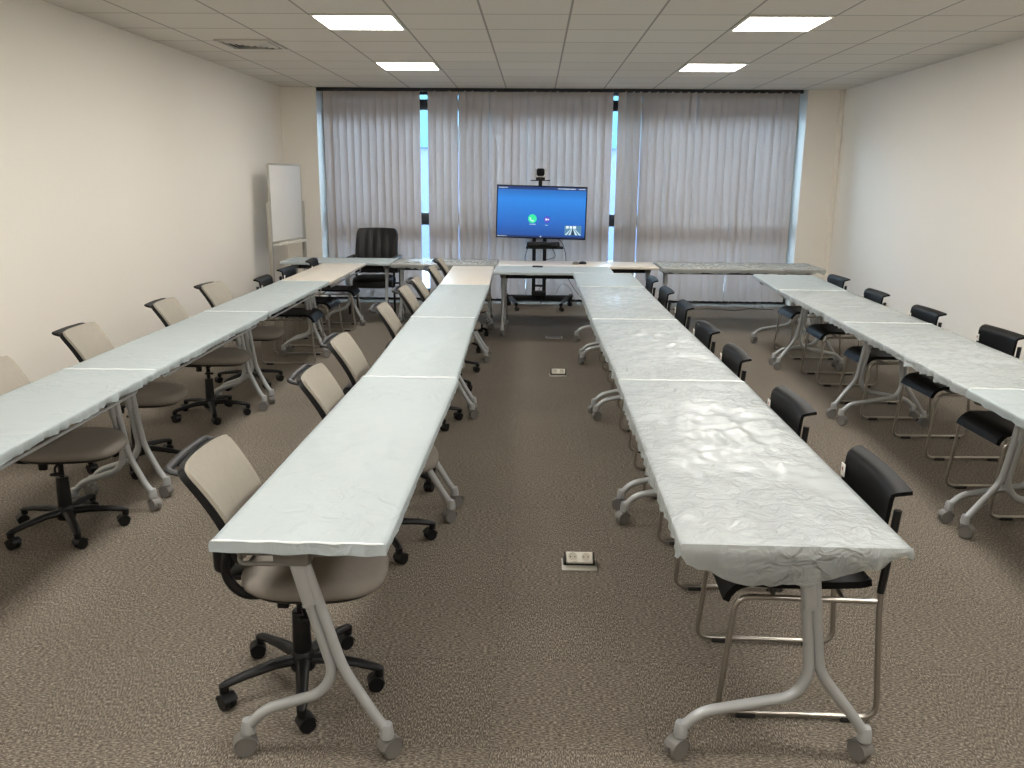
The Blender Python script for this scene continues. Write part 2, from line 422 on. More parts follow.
def cover_mesh(W, L, style, seed, ends=(0, 0)):
    """film over a table top: wrinkled top, wrapped edge and hem; ends = extra hang at (-Y, +Y)"""
    mb = MB(); bm = mb.bm
    nx, ny = max(16, int(W/.017)), max(30, int(L/.02))
    e = .006
    amp, frq, hang, ruff = {'taut': (.0085, 5, .029, .003), 'gather': (.006, 5, .038, .008), 'loose': (.013, 8, .046, .012), 'crinkle': (.013, 9, .055, .012)}[style]
    hw, hl = W/2+e, L/2+e
    def wrinkle(x, y):
        ed = min(hw-abs(x), hl-abs(y)); fade = min(1, max(0, ed)/.06)
        mask = max(0, min(1, (hnoise(x, y, seed+9, 1.5)+.22)*1.7))
        wx = x+.05*hnoise(x, y, seed+3, 4); wy = y+.05*hnoise(x, y, seed+5, 4)
        a = R(35)*hnoise(0, y, seed, .8)
        px, py = wx*math.cos(a)-wy*math.sin(a), wx*math.sin(a)+wy*math.cos(a)
        r1 = 1-abs(noise.noise(Vector((px*frq*1.6, py*frq*.7, seed))))*2.2
        r2 = 1-abs(noise.noise(Vector((px*frq*1.3, py*frq*2.4, seed+7))))*2.2
        h = max(0, r1)**2*.7+max(0, r2)**2*.5
        if style == 'loose': mask = .55+.45*mask
        if style == 'crinkle': mask = 1; 
        lip = .004*math.exp(-((hl-abs(y))/.012)**2)
        return amp*h*mask*fade+lip
    G = [[bm.verts.new((-hw+2*hw*i/nx, -hl+2*hl*j/ny, TOP+.003+wrinkle(-hw+2*hw*i/nx, -hl+2*hl*j/ny))) for j in range(ny+1)] for i in range(nx+1)]
    for i in range(nx):
        for j in range(ny): bm.faces.new((G[i][j], G[i+1][j], G[i+1][j+1], G[i][j+1]))
    per = [(i, 0) for i in range(nx)]+[(nx, j) for j in range(ny)]+[(i, ny) for i in range(nx, 0, -1)]+[(0, j) for j in range(ny, 0, -1)]
    prev = [G[i][j] for i, j in per]; n = len(per)
    base = [v.co.copy() for v in prev]
    nrm = []
    for (i, j) in per:
        d = Vector(((1 if i == nx else -1 if i == 0 else 0), (1 if j == ny else -1 if j == 0 else 0), 0)); nrm.append(d.normalized())
    steps = [.12, .3, .5, .75, 1.0] + ([1.0] if style in ('taut', 'gather') else [])
    for si, t in enumerate(steps):
        cur = []
        for k, p in enumerate(base):
            (i, j) = per[k]
            nz = noise.noise(Vector((p.x*14, p.y*14, seed+2))); nz2 = noise.noise(Vector((p.x*34, p.y*34, seed+4)))
            hg = hang*(1+.22*nz)
            if style in ('loose', 'crinkle'):
                hg = hang*(1+.35*nz+.12*nz2)
                u = p.x/hw
                if j in (0, ny) and not ends[0 if j == 0 else 1]: hg *= .55
                if j in (0, ny) and ends[0 if j == 0 else 1]: hg *= .7
                if j == 0: hg += ends[0]*(1-abs(u+.12)**1.7)*(1 if abs(u) < .98 else 0)
                if j == ny: hg += ends[1]*(1-abs(u)**2.2)
            out = .004*math.sin(min(1, t*3)*PI/2)+ruff*t*(nz2+.4*nz)
            if j in (0, ny) and 0 < i < nx and not ends[0 if j == 0 else 1]: out = .003*t
            if style == 'gather' and i == nx: out += .004*t*math.sin(p.y*95+3*nz)
            if style == 'loose' and ((j == 0 and ends[0]) or (j == ny and ends[1])): out -= .045*t*t*(1-abs(p.x/hw)**2)
            if si == 5: out -= .035
            z = TOP+.003-hg*t - (.004 if si == 5 else 0)
            q = Vector((p.x, p.y, 0))+nrm[k]*out; cur.append(bm.verts.new((q.x, q.y, z)))
        for k in range(n):
            k2 = (k+1) % n; bm.faces.new((prev[k], cur[k], cur[k2], prev[k2]))
        prev = cur
    mm = {'taut': 'cover', 'gather': 'cover', 'loose': 'cover_loose', 'crinkle': 'cover_clear'}[style]
    return mb.mesh('plastic_cover', mm, 80)

ORD = {}
def table(q, leg, flip, where, cov, rail=False, ends=(0, 0), cx=None, group=None, cgroup=None, coverlabel=None, dark=False):
    """q = near-left, near-right, far-right, far-left corners of the top; leg = (head, junction, long foot, short foot)"""
    nl, nr, fr, fl = [Vector((p[0], p[1], 0)) for p in q]
    c = (nl+nr+fr+fl)/4; ax = ((fl+fr)-(nl+nr))/2; L = ax.length-.016; W = ((nr-nl).length+(fr-fl).length)/2
    if abs(ax.x) > abs(ax.y): pass
    rz = math.atan2(-ax.x, ax.y)
    root = empty('folding_table', (c.x, c.y, 0), rz)
    tag(root, 'folding table, '+where, 'table', group)
    MB().box((0, 0, TOP-.0135), (W, L, .027), .006).build('tabletop', 'top_white', root)
    key = tuple(round(x, 3) for x in leg)+(flip,)
    if key not in LEGS:
        me = leg_mesh(*leg)
        if flip < 0:
            me.transform(Matrix.Scale(-1, 4, (1, 0, 0))); me.flip_normals()
        LEGS[key] = me
    for s in (-1, 1):
        y = s*(L/2-.085)
        lg = inst('leg', LEGS[key], root, (0, y, 0))
        for k, x in enumerate((-leg[2], leg[3])):
            inst('caster', TABLE_CASTER, lg, (x*flip, 0, 0), R(random.uniform(-70, 70)) + (PI if random.random() < .5 else 0))
        h = leg[0]*flip
        b = MB().box((h, y, .672), (.11, .07, .068), .016).box((-W*.10*flip, y, .682), (W*.66, .04, .036), .01)
        b.tube(fillet([(-flip*W*.40, y-s*.0, .69), (-flip*W*.40, y+s*.03, .648), (h-flip*.02, y+s*.03, .648)], .02), .007, 8)
        b.build('bracket', 'bracket', root)
    if dark: MB().box((-.02*flip, 0, .655), (.05, L-.16, .05), .006).build('beam', 'black', root)  # black paints in the backlit shade on the far tables' beams
    else: MB().box((-.02*flip, 0, .683), (.05, L-.2, .038), .006).build('beam', 'bracket', root)
    if rail:
        x = (W/2-.035)*flip; yy = L/2-.16
        MB().tube(fillet([(x, -yy, .703), (x, -yy, .662), (x, yy, .662), (x, yy, .703)], .02), .007, 8).build('rail', 'silver', root)
    if cov:
        o = bpy.data.objects.new('plastic_cover', cover_mesh(W, L, cov, random.uniform(0, 90), ends)); COL.objects.link(o)
        o.location = (c.x, c.y, 0); o.rotation_euler = (0, 0, rz)
        lab = {'taut': 'tight pale blue film over the ', 'gather': 'gathered pale blue film over the ', 'loose': 'loose wrinkled film over the ', 'crinkle': 'crinkled shiny film over the '}[cov]
        if cov != 'crinkle':
            for e_ in ((-1, 1) if not ends[0] else (1,)):
                yy = e_*(L/2+.003)
                MB().tube([(-W/2+W*q/14, yy+.0015*math.sin(q*2.1+c.y), TOP+.0065+.0012*math.sin(q*1.7)) for q in range(15)], .0035, 6).build('hem', 'hem', o)
        tag(o, lab+(coverlabel or where), 'table cover', cgroup)
    return root

ORDN = ['nearest table', 'second-nearest table', 'third-nearest table', 'farthest table']
def row(name, edges, leg, flips, covs, rail=False, ends=None):
    """edges: list of (y, left x, right x) from near to far"""
    for k in range(len(edges)-1):
        (y0, a0, b0), (y1, a1, b1) = edges[k], edges[k+1]
        table([(a0, y0), (b0, y0), (b1, y1), (a1, y1)], leg, flips[k], '%s of the %s' % (ORDN[k], name), covs[k], rail, (ends or {}).get(k, (0, 0)),
              group='tables in the four long rows', cgroup='plastic covers on the rows')
row('leftmost row', [(2.22, -2.41, -1.92), (4.26, -2.45, -1.975), (6.26, -2.48, -2.01), (8.25, -2.51, -2.015), (10.13, -2.55, -2.01)],
    (.03, .085, .21, .205), (1, 1, 1, 1), ('gather', 'gather', 'taut', None), rail=True)
row('second row from left', [(2.15, -.89, -.40), (4.18, -.86, -.395), (6.11, -.895, -.435), (8.09, -.915, -.44), (9.98, -.965, -.48)],
    (-.04, .075, .21, .215), (1, 1, 1, 1), ('taut', 'taut', 'taut', None))
row('third row from left', [(2.19, .42, 1.05), (4.19, .44, 1.055), (6.12, .425, 1.035), (8.06, .43, 1.035), (9.26, .42, 1.05)],
    (.065, .115, .27, .285), (1, 1, 1, 1), ('loose', 'loose', 'loose', 'taut'), ends={0: (.105, 0)})
row('rightmost row', [(2.06, 2.05, 2.68), (4.09, 2.14, 2.77), (6.10, 2.235, 2.845), (7.96, 2.29, 2.905), (9.28, 2.37, 3.02)],
    (.07, .13, .29, .29), (-1, 1, -1, 1), ('gather', 'loose', 'loose', 'taut'))
# tables standing across the far end, by the window (long axis along x)
BL = (.0, .06, .21, .22)
def cross(x0, x1, y0, y1, where, cov, tilt=0, **kw):
    # near-left.. of the long axis: the long axis runs +x, so 'near' is x0
    return table([(x0, y1), (x0, y0), (x1, y0+tilt), (x1, y1+tilt)], BL, 1, where, cov, group='tables across the far end', cgroup='plastic covers at the far end', dark=True, **kw)
cross(-3.06, -1.74, 10.17, 10.82, 'left end of the cross row, before the leather chair', 'taut')
cross(-1.73, -.46, 10.10, 10.76, 'second from the left in the cross row', 'crinkle')
cross(-.45, 1.46, 10.03, 10.70, 'bare cream top, in the cross row before the television', None)
cross(1.48, 3.36, 9.92, 10.68, 'right end of the cross row by the window', 'crinkle')
cross(-.455, .86, 9.31, 9.985, 'before the cross row, between the middle rows', 'taut')

# ------------------------------------------------------------------ task chairs
CHAIR_CASTER = caster_mesh(.027, 'black', w=.04)
def superell(w, d, n=40, p=2.7, c=(0, 0)):
    out = []
    for k in range(n):
        a = 2*PI*k/n; ca, sa = math.cos(a), math.sin(a)
        out.append((c[0]+d/2*math.copysign(abs(ca)**(2/p), ca), c[1]+w/2*math.copysign(abs(sa)**(2/p), sa)))
    return out
def seat_loft(mb, w, d, c, prof, n=40, p=2.7, drop=.0, dish=0.):
    rings_ = []
    for sc_, z in prof:
        rings_.append([(x, y, z-drop*max(0, (x-c[0])/(d/2))**3 - dish*(1-min(1, ((x-c[0])/(d/2))**2+(y/(w/2))**2))) for x, y in superell(w*sc_, d*sc_, n, p, c)])
    mb.rings(rings_)
def task_chair():
    root = empty('task_chair')
    sb = MB()
    sb.lathe([(.030, .062), (.043, .07), (.045, .115), (.034, .135), (.03, .14)], seg=20)
    for k in range(5):
        a = 2*PI*k/5; ca, sa = math.cos(a), math.sin(a)
        rr = [.03, .10, .2, .262, .282]; zz = [.105, .108, .096, .084, .076]; wd = [.026, .023, .019, .017, .012]
        sb.tube([(r*ca, r*sa, z) for r, z in zip(rr, zz)], wd, 10, .75)
        sb.lathe([(.016, .055), (.017, .085)], (.268*ca, .268*sa, 0), 10)
    base = sb.build('star_base', 'black', root)
    for k in range(5):
        a = 2*PI*k/5; inst('caster', CHAIR_CASTER, base, (.268*math.cos(a), .268*math.sin(a), 0), a+R(random.choice((60, 110, -80, 150, 200))))
    MB().lathe([(.032, .12), (.033, .14), (.029, .28), (.027, .285)], seg=18).lathe([(.013, .28), (.013, .39)], seg=14).build('gas_lift', 'black', root)
    MB().box((.03, 0, .402), (.20, .13, .03), .01).box((-.02, -.13, .385), (.04, .02, .045), .008).build('mechanism', 'black', root)
    MB().tube(fillet([(.05, -.05, .395), (.05, -.17, .39), (.07, -.21, .375)], .03), .006, 8).box((.08, -.215, .371), (.06, .025, .014), .006).build('lever', 'black', root)
    pan = MB(); seat_loft(pan, .45, .45, (.065, 0), [(.80, .412), (.93, .418), (.97, .428), (.97, .436)], drop=.02); pan.build('seat_pan', 'black', root)
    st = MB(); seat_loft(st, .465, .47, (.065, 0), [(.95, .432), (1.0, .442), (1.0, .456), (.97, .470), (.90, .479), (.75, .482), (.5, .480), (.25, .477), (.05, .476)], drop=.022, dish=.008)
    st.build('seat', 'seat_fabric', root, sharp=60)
    # backrest: dished panel, wider at the top, leaning back
    def back(u, v, grow=0.):
        z = .545-grow+(.315+2*grow)*v; t = u*2-1
        hw = (.172+.024*v+grow)
        if v > .9: hw *= 1-.07*((v-.9)/.1)**2.2
        if v < .12: hw *= 1-.12*((.12-v)/.12)**2
        y = -t*hw
        x = -.165-.150*v**1.6+.034*(t*t)
        zz = z-.012*(1-t*t)*v - .010*(abs(t)**5)*v
        return (x, y, zz)
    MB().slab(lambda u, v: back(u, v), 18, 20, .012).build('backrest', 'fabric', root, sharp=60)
    sh = MB().slab(lambda u, v: tuple(Vector(back(u, v, .006))+Vector((-.021, 0, -.013))), 18, 20, .022)
    # grab handle: a flat bar behind the top edge, joined to both corners
    A = Vector(back(.03, 1.0)); Bv = Vector(back(.97, 1.0))
    o1 = Vector((-.016, 0, -.016)); o2 = Vector((-.056, 0, -.006))
    mid = (A+Bv)/2+o2+Vector((-.008, 0, .002))
    sh.tube(fillet([A+o1, A+o2, mid, Bv+o2, Bv+o1], .026, 6), .0145, 10, .6)
    for s in (-1, 1):   # rails down the two sides to the seat
        sh.tube(fillet([(-.170, s*.166, .60), (-.192, s*.172, .50), (-.14, s*.16, .42), (-.02, s*.10, .405)], .06), .016, 10, .7)
    sh.build('back_frame', 'black', root, sharp=55)
    MB().box((-.225, 0, .525), (.06, .20, .13), .025, seg=3).box((-.16, 0, .425), (.14, .09, .02), .008).build('back_housing', 'black', root)
    return root

TC = 'grey wheeled task chair, '
proto_task = task_chair()
used = [False, False, False]
def place(proto, slot, x, y, rz, label, cat, group, base_rot=None):
    o = proto if not used[slot] else copy_tree(proto)
    used[slot] = True
    o.location = (x, y, 0); o.rotation_euler = (0, 0, rz); tag(o, label, cat, group)
    if base_rot is not None:
        for c in kids(o):
            if c.name.startswith('star_base'): c.rotation_euler = (0, 0, base_rot-rz)
    return o
TG = 'grey task chairs along the two left rows'
N8 = ['nearest', 'second', 'third', 'fourth', 'fifth', 'sixth', 'seventh', 'farthest']
for k, (x, y, a, br) in enumerate([(-.785, 2.615, 2, -4), (-.745, 3.80, 2, 14), (-.81, 4.64, 1, 40), (-.79, 5.90, 3, 20), (-.795, 6.90, 2, 60), (-.78, 7.55, 3, 5), (-.77, 8.62, 2, 33), (-.785, 9.50, 4, 50)]):
    place(proto_task, 0, x, y, R(a), TC+'%s from the front, second row from left' % N8[k] if k not in (0, 7) else TC+'%s of the second row from left' % N8[k], 'chair', TG, R(br))
for k, (x, y, a, br) in enumerate([(-2.31, 3.88, 6, 20), (-2.41, 4.88, 2, 0), (-2.385, 6.0, 3, 8), (-2.43, 7.00, -4, 30)]):
    lab = ['nearest of the leftmost row, cut by the left edge', 'second of the leftmost row, by the left wall', 'third of the leftmost row, by the left wall', 'last grey one of the leftmost row before the black chairs'][k]
    place(proto_task, 0, x, y, R(a), TC+lab, 'chair', TG, R(br))

# ------------------------------------------------------------------ stacking chairs
def stacking_chair():
    root = empty('stacking_chair')
    hwid = .235
    for s in (-1, 1):
        y = s*hwid
        f = MB()
        f.tube(fillet([(-.215, y*.98, .43), (.225, y*.96, .428), (.262, y, .0165), (-.255, y, .0165), (-.222, y*.985, .43), (-.250, y*.94, .715)], .055, 7), .0095, 10)
        lf = f.build('side_frame', 'chrome', root)
        for x in (.17, -.17): MB().box((x, y, .009), (.065, .026, .018), .004).build('glide', 'rubber', lf)
    MB().tube([(.10, -hwid*.96, .422), (.10, hwid*.96, .422)], .008, 8).tube([(-.12, -hwid*.96, .422), (-.12, hwid*.96, .422)], .008, 8).build('cross_bar', 'chrome', root)
    # seat: dished shell with a waterfall front edge
    def seat(u, v):
        x = -.205+.475*v; t = u*2-1; hw = .218-.012*v
        if v < .1: hw *= 1-.06*(1-v/.1)**2
        z = .458+.012*t*t*(1-v)-.010*math.sin(PI*v)
        if v > .78:
            q = (v-.78)/.22; z -= .062*q**2.0; x -= .028*q**2.5
        return (x, t*hw, z)
    MB().slab(seat, 14, 22, .022).build('seat', 'black_gloss', root, sharp=55)
    # low curved back whose top edge rolls backwards
    def back(u, v):
        t = u*2-1; hw = .212
        if v < .8:
            z = .520+.255*(v/.8); x = -.218-.026*(v/.8)
            if v < .1: hw *= 1-.10*(1-v/.1)**2
        else:
            q = (v-.8)/.2; a = q*R(80)
            z = .775+.016*math.sin(a); x = -.244-.018*(1-math.cos(a))-.030*q; hw = .212+.022*math.sin(min(1, q*1.2)*PI/2)
        return (x-.014*(1-t*t)+.006, -t*hw, z)
    MB().slab(back, 16, 26, .013).build('backrest', 'black_gloss', root, sharp=60)
    for s in (-1, 1): MB().tube([(-.224, s*.228, .46), (-.250, s*.220, .735)], .015, 10, .8).build('back_upright', 'black', root)
    tg = MB().box((0, 0, 0), (.004, .034, .046), .001)
    t = tg.build('sticker', 'tag', root, (-.2135, -.196, .722)); t['label'] = 'white sticker with small red print'
    MB().box((.0022, 0, .004), (.001, .010, .012)).build('print', 'ink', t)
    return root
proto_stack = stacking_chair()
SG = 'black stacking chairs on steel sled frames'
SC_ = 'black sled stacking chair, '
N7 = ['at the near end of the third row from left', 'second in the third row from left', 'third in the third row from left', 'fourth in the third row from left', 'fifth in the third row from left', 'sixth in the third row from left', 'farthest of the third row from left']
for k, (x, y, a) in enumerate([(.892, 2.72, -2), (.88, 3.62, 1), (.88, 4.69, 0), (.88, 5.52, 2), (.91, 6.55, 0), (.90, 7.44, 1), (.89, 8.31, 0)]):
    place(proto_stack, 1, x, y, PI+R(a), SC_+N7[k], 'chair', SG)
for k, (x, y, a) in enumerate([(2.66, 3.52, 2), (2.66, 4.48, 1), (2.76, 5.47, 2), (2.70, 6.40, 1), (2.72, 7.45, -1), (2.79, 8.60, 2)]):
    lab = ['nearest of the rightmost row, cut by the right edge', 'second in the rightmost row, its backrest out of view', 'third in the rightmost row, near the right edge', 'fourth in the rightmost row, by the right wall', 'fifth in the rightmost row, by the right wall', 'farthest of the rightmost row, by the right wall'][k]
    place(proto_stack, 1, x, y, PI+R(a), SC_+lab, 'chair', SG)
for k, (x, y, a) in enumerate([(-2.33, 8.02, 2), (-2.36, 8.88, -2), (-2.34, 9.86, 3)]):
    lab = ['first black one after the grey chairs in the leftmost row', 'middle of the three black ones in the leftmost row', 'farthest of the leftmost row, before the whiteboard'][k]
    place(proto_stack, 1, x, y, R(a), SC_+lab, 'chair', SG)

# ------------------------------------------------------------------ executive chair (faces the viewer)
ex = empty('visitor_chair', (-2.11, 11.14, 0), -PI/2); tag(ex, 'large black leather armchair behind the cross row, before the left blind', 'chair')
def exback(u, v):
    t = u*2-1; z = .50+.57*v; hw = .29-.015*v
    if v > .86: hw *= 1-.10*((v-.86)/.14)**2.5
    cre = .012*math.cos(t*PI*2.5)**2*math.sin(PI*min(1, v*1.05))
    return (-.23-.10*v+.03*t*t+cre+.03*math.sin(PI*v), -t*hw, z)
MB().slab(exback, 30, 16, .055).build('backrest', 'leather', ex, sharp=65)
s_ = MB(); seat_loft(s_, .53, .52, (.03, 0), [(.92, .36), (1, .375), (1, .43), (.96, .465), (.8, .48), (.4, .475), (.05, .475)], p=4.5, drop=.02); s_.build('seat', 'leather', ex, sharp=60)
for s in (-1, 1):
    y = s*.295
    MB().tube(fillet([(.235, y, .0), (.235, y, .66), (-.24, y, .66), (-.30, y, .0)], .07), .0155, 10).build('leg_frame', 'black', ex)
    MB().slab(lambda u, v: (-.20+.42*v, y-.032+.064*u, .70+.012*math.sin(PI*u)-.03*max(0, v-.8)**1*5*.2), 8, 10, .03).build('armrest', 'leather', ex)
MB().tube([(.20, -.295, .36), (.20, .295, .36)], .012).tube([(-.2, -.295, .36), (-.2, .295, .36)], .012).build('cross_bar', 'black', ex)

# ------------------------------------------------------------------ whiteboard on a stand
p0, p1 = Vector((-3.28, 10.58, 0)), Vector((-3.14, 11.52, 0)); dd = p1-p0; wbw = dd.length
wb = empty('whiteboard', ((p0.x+p1.x)/2, (p0.y+p1.y)/2, 0), math.atan2(dd.y, dd.x)); tag(wb, 'tall white board on a wheeled pale stand in the far left corner', 'whiteboard')
MB().box((0, 0, 1.41), (wbw-.02, .018, .93), .003).build('writing_surface', 'board', wb)
f = MB()
for x in (-1, 1): f.box((x*(wbw/2-.005), 0, 1.41), (.022, .03, .96), .006)
for z in (.938, 1.885): f.box((0, 0, z), (wbw, .03, .022), .006)
f.build('board_frame', 'alu', wb)
MB().box((0, -.05, .905), (wbw*.95, .085, .014), .004).box((0, -.09, .915), (wbw*.95, .008, .03), .003).build('pen_tray', 'white_plastic', wb)
for s in (-1, 1):
    x = s*(wbw/2+.03)
    MB().box((x, 0, .76), (.035, .05, 1.33), .006).box((x, 0, .09), (.04, .38, .035), .008).lathe([(.025, 0), (.025, .03)], (x-s*.02, 0, 1.40), 12, Matrix.Rotation(s*PI/2, 4, 'Y')).build('post', 'alu', wb)
    for y in (-.15, .15): inst('caster', CHAIR_CASTER, wb, (x, y, 0), R(40))
MB().box((0, 0, .30), (wbw+.03, .03, .045), .005).build('cross_bar', 'alu', wb)

# ------------------------------------------------------------------ television, its cart and devices
TX, TY, TZ = .075, 11.55, 1.30
tv = empty('television', (TX, TY, TZ)); tv.rotation_euler = (0, R(1.2), 0); tag(tv, 'wide flat television showing a blue video call page, before the blinds', 'television')
tw, th_ = 1.205, .695
MB().box((0, .02, 0), (tw, .05, th_), .008).box((0, .055, -.02), (tw*.6, .04, th_*.6), .015).build('casing', 'black_gloss', tv)
scn = MB().box((0, -.0055, .004), (tw-.03, .003, th_-.04)).build('screen', 'screen', tv)
def disc(r, z0, z1, c, n=28): return MB().lathe([(r, z0), (r, z1)], c, n, Matrix.Rotation(PI/2, 4, 'X'))
yS = -.0075
MB().box((0, yS, .314), (tw-.03, .0012, .036)).build('status_bar', SCR('screen_bar', srgb(14, 50, 104)), scn)
MB().box((0, yS, -.321), (tw-.03, .0012, .022)).build('task_bar', SCR('screen_taskbar', srgb(12, 38, 84)), scn)
SW = SCR('screen_white', srgb(220, 232, 240), .95)
def scribble(name, x0, x1, z, h):
    mb = MB(); x = x0
    while x < x1:
        w = random.uniform(.006, .014); mb.box((x+w/2, yS-.001, z+random.uniform(-.001, .001)), (w, .001, h*random.uniform(.6, 1))); x += w+.004
    return mb.build(name, SW, scn)
scribble('caption', -.575, -.46, .314, .012); scribble('caption', .215, .44, .314, .014); scribble('caption', .485, .565, .314, .014)
scribble('caption', -.585, -.46, -.321, .009); scribble('caption', -.155, -.08, -.158, .010); scribble('caption', .055, .095, -.165, .008)
g = disc(.058, 0, .0015, (-.118, yS+.0005, -.085)).build('call_button', SCR('screen_green', srgb(38, 214, 150)), scn); g['label'] = 'green round button with a white handset'
hs = MB().tube([(-.118+.030*math.cos(a), yS-.002, -.085+.004+.030*math.sin(a)) for a in [R(190+12*k) for k in range(9)]], .005, 8)
hs.box((-.146, yS-.002, -.078), (.014, .003, .020), .003, Matrix.Rotation(R(-35), 4, 'Y')).box((-.108, yS-.002, -.113), (.020, .003, .014), .003, Matrix.Rotation(R(-35), 4, 'Y'))
hs.build('handset_symbol', SW, scn)
g = disc(.041, 0, .0015, (.078, yS+.0005, -.09)).build('meeting_button', SCR('screen_violet', srgb(74, 58, 178)), scn); g['label'] = 'violet round button with a white camera symbol'
MB().box((.068, yS-.002, -.09), (.026, .002, .024), .003).lathe([(.011, 0), (.005, .002)], (.096, yS-.0015, -.09), 8, Matrix.Rotation(PI/2, 4, 'X')).build('camera_symbol', SW, scn)
MB().lathe([(.010, 0), (.010, .001)], (.0, yS-.001, -.318), 12, Matrix.Rotation(PI/2, 4, 'X')).build('home_mark', SW, scn)
th0 = MB().box((.43, yS, -.225), (.225, .0012, .125)).build('self_view', SCR('screen_selfview', srgb(74, 120, 150)), scn); th0['label'] = 'small self view picture of the room'
def poly(mb, pts, y, t=.0008): mb.rings([[(x, y, z) for x, z in pts], [(x, y-t, z) for x, z in pts]])
mb = MB()
cxv, czv = .425, -.185
for a0, a1 in ((.325, .350), (.372, .398), (.462, .492), (.515, .540)):
    poly(mb, [(a0, -.286), (a1, -.286), (cxv+(a1-cxv)*.22, -.205), (cxv+(a0-cxv)*.22, -.205)], yS-.0008)
mb.build('pictured_tables', SCR('screen_pale', srgb(190, 220, 232)), scn)
mb = MB(); poly(mb, [(.352, -.286), (.370, -.286), (.414, -.206), (.408, -.206)], yS-.0008); poly(mb, [(.40, -.286), (.46, -.286), (.430, -.206), (.420, -.206)], yS-.0008); poly(mb, [(.494, -.286), (.513, -.286), (.444, -.206), (.438, -.206)], yS-.0008)
mb.build('pictured_floor', SCR('screen_dark', srgb(30, 52, 74)), scn)
mb = MB()
for a0, a1 in ((.335, .372), (.385, .415), (.428, .47)): poly(mb, [(a0, -.200), (a1, -.200), (a1, -.168), (a0, -.168)], yS-.0008)
mb.build('pictured_window', SW, scn)

cart = empty('television_cart', (TX-.02, 11.72, 0)); tag(cart, 'black wheeled television stand with two posts behind the cross row', 'stand')
for s in (-1, 1): MB().box((s*.072, 0, .86), (.05, .04, 1.52), .006).build('post', 'black', cart)
b = MB().box((0, .08, .125), (.94, .07, .07), .012).box((0, 0, .30), (.12, .03, .03), .005).box((0, 0, .20), (.2, .1, .06), .01)
for s in (-1, 1):
    b.tube([(s*.40, .10, .125), (s*.34, -.2, .115), (s*.30, -.40, .095)], [.034, .032, .026], 10, .8)
    b.box((s*.45, .13, .14), (.06, .1, .06), .02)
base = b.build('base', 'black', cart)
for x, y in ((-.30, -.39), (.30, -.39), (-.43, .12), (.43, .12)): inst('caster', CHAIR_CASTER, cart, (x, y, 0.0), R(30))
MB().box((0, -.10, 1.30), (.42, .03, .34), .01).box((0, -.05, 1.30), (.2, .08, .2), .01).box((0, -.05, 1.58), (.2, .04, .06), .006).build('screen_mount', 'black', cart)
MB().box((.07, -.15, .835), (.50, .30, .016), .004).box((0, -.02, .82), (.2, .05, .03), .004).build('shelf', 'black', cart)
MB().box((0, -.06, 1.645), (.05, .02, .16), .004).box((0, -.09, 1.715), (.26, .16, .012), .003).build('camera_shelf', 'black', cart)

cd = empty('video_codec', (TX+.03, 11.56, .844)); tag(cd, 'flat black codec box on the cart shelf below the television', 'video unit')
MB().box((0, 0, .035), (.44, .24, .05), .008).box((-.16, 0, .005), (.03, .2, .01), .003).box((.16, 0, .005), (.03, .2, .01), .003).build('case', 'black', cd)
MB().box((.06, -.1215, .035), (.2, .003, .03), .001).build('front_panel', 'black_gloss', cd)
for k in range(3): MB().lathe([(.004, 0), (.004, .002)], (.12+.03*k, -.122, .036), 8, Matrix.Rotation(PI/2, 4, 'X')).build('indicator', SCR('indicator_light', srgb(150, 170, 190), .6), cd)

cam = empty('conference_camera', (TX-.02, 11.63, 1.721)); tag(cam, 'small dark pan and tilt camera on the shelf above the television', 'camera')
MB().lathe([(.055, 0), (.062, .006), (.060, .03), (.045, .036), (.03, .04)], seg=24).build('base', 'black', cam)
y_ = MB()
for s in (-1, 1): y_.box((s*.066, 0, .088), (.016, .07, .11), .007)
y_.box((0, 0, .040), (.148, .07, .014), .006); y_.build('yoke', 'alu', cam)
MB().box((0, 0, .10), (.108, .12, .10), .028, seg=4).build('head', 'black', cam)
MB().lathe([(.038, 0), (.040, .02), (.034, .026), (.03, .02)], (0, -.055, .10), 24, Matrix.Rotation(PI/2, 4, 'X')).build('lens', 'black_gloss', cam)

def cable(name, pts, label, m='cable', r=.004):
    P = [Vector(p) for p in pts]; out = []
    for i in range(len(P)-1):
        a, b, c, d = P[max(i-1, 0)], P[i], P[i+1], P[min(i+2, len(P)-1)]
        for k in range(8):
            t = k/8; out.append(.5*((2*b)+(c-a)*t+(2*a-5*b+4*c-d)*t*t+(3*b-a-3*c+d)*t**3))
    out.append(P[-1])
    return tag(MB().tube(out, r, 6).build(name, m), label, 'cable')
cable('cable', [(.18, 11.63, .97), (.34, 11.68, .92), (.42, 11.85, .72), (.45, 11.98, .42), (.62, 11.95, .15), (.78, 11.9, .012), (1.0, 11.85, .006)], 'black cable dropping from the television to the floor behind the cart')
cable('cable', [(.22, 11.66, .835), (.27, 11.72, .70), (.12, 11.79, .62), (.16, 11.8, .40), (.05, 11.88, .20), (.1, 11.95, .01)], 'black cable looping below the codec shelf')
cable('cable', [(-.10, 11.66, .83), (-.14, 11.73, .66), (-.05, 11.8, .60), (.0, 11.78, .80)], 'short black cable looped at left under the codec shelf')
cable('cable', [(.30, 11.95, .16), (.38, 11.92, .30), (.5, 11.9, .24), (.6, 11.86, .02), (.72, 11.8, .006)], 'grey cable arching from the cart base to the floor', 'grey_cable')
cable('cable', [(1.6, 11.7, .006), (2.0, 11.62, .006), (2.4, 11.72, .006), (2.75, 11.6, .006), (3.0, 11.78, .006), (3.3, 11.7, .006)], 'thin black cable lying on the floor below the right blind')
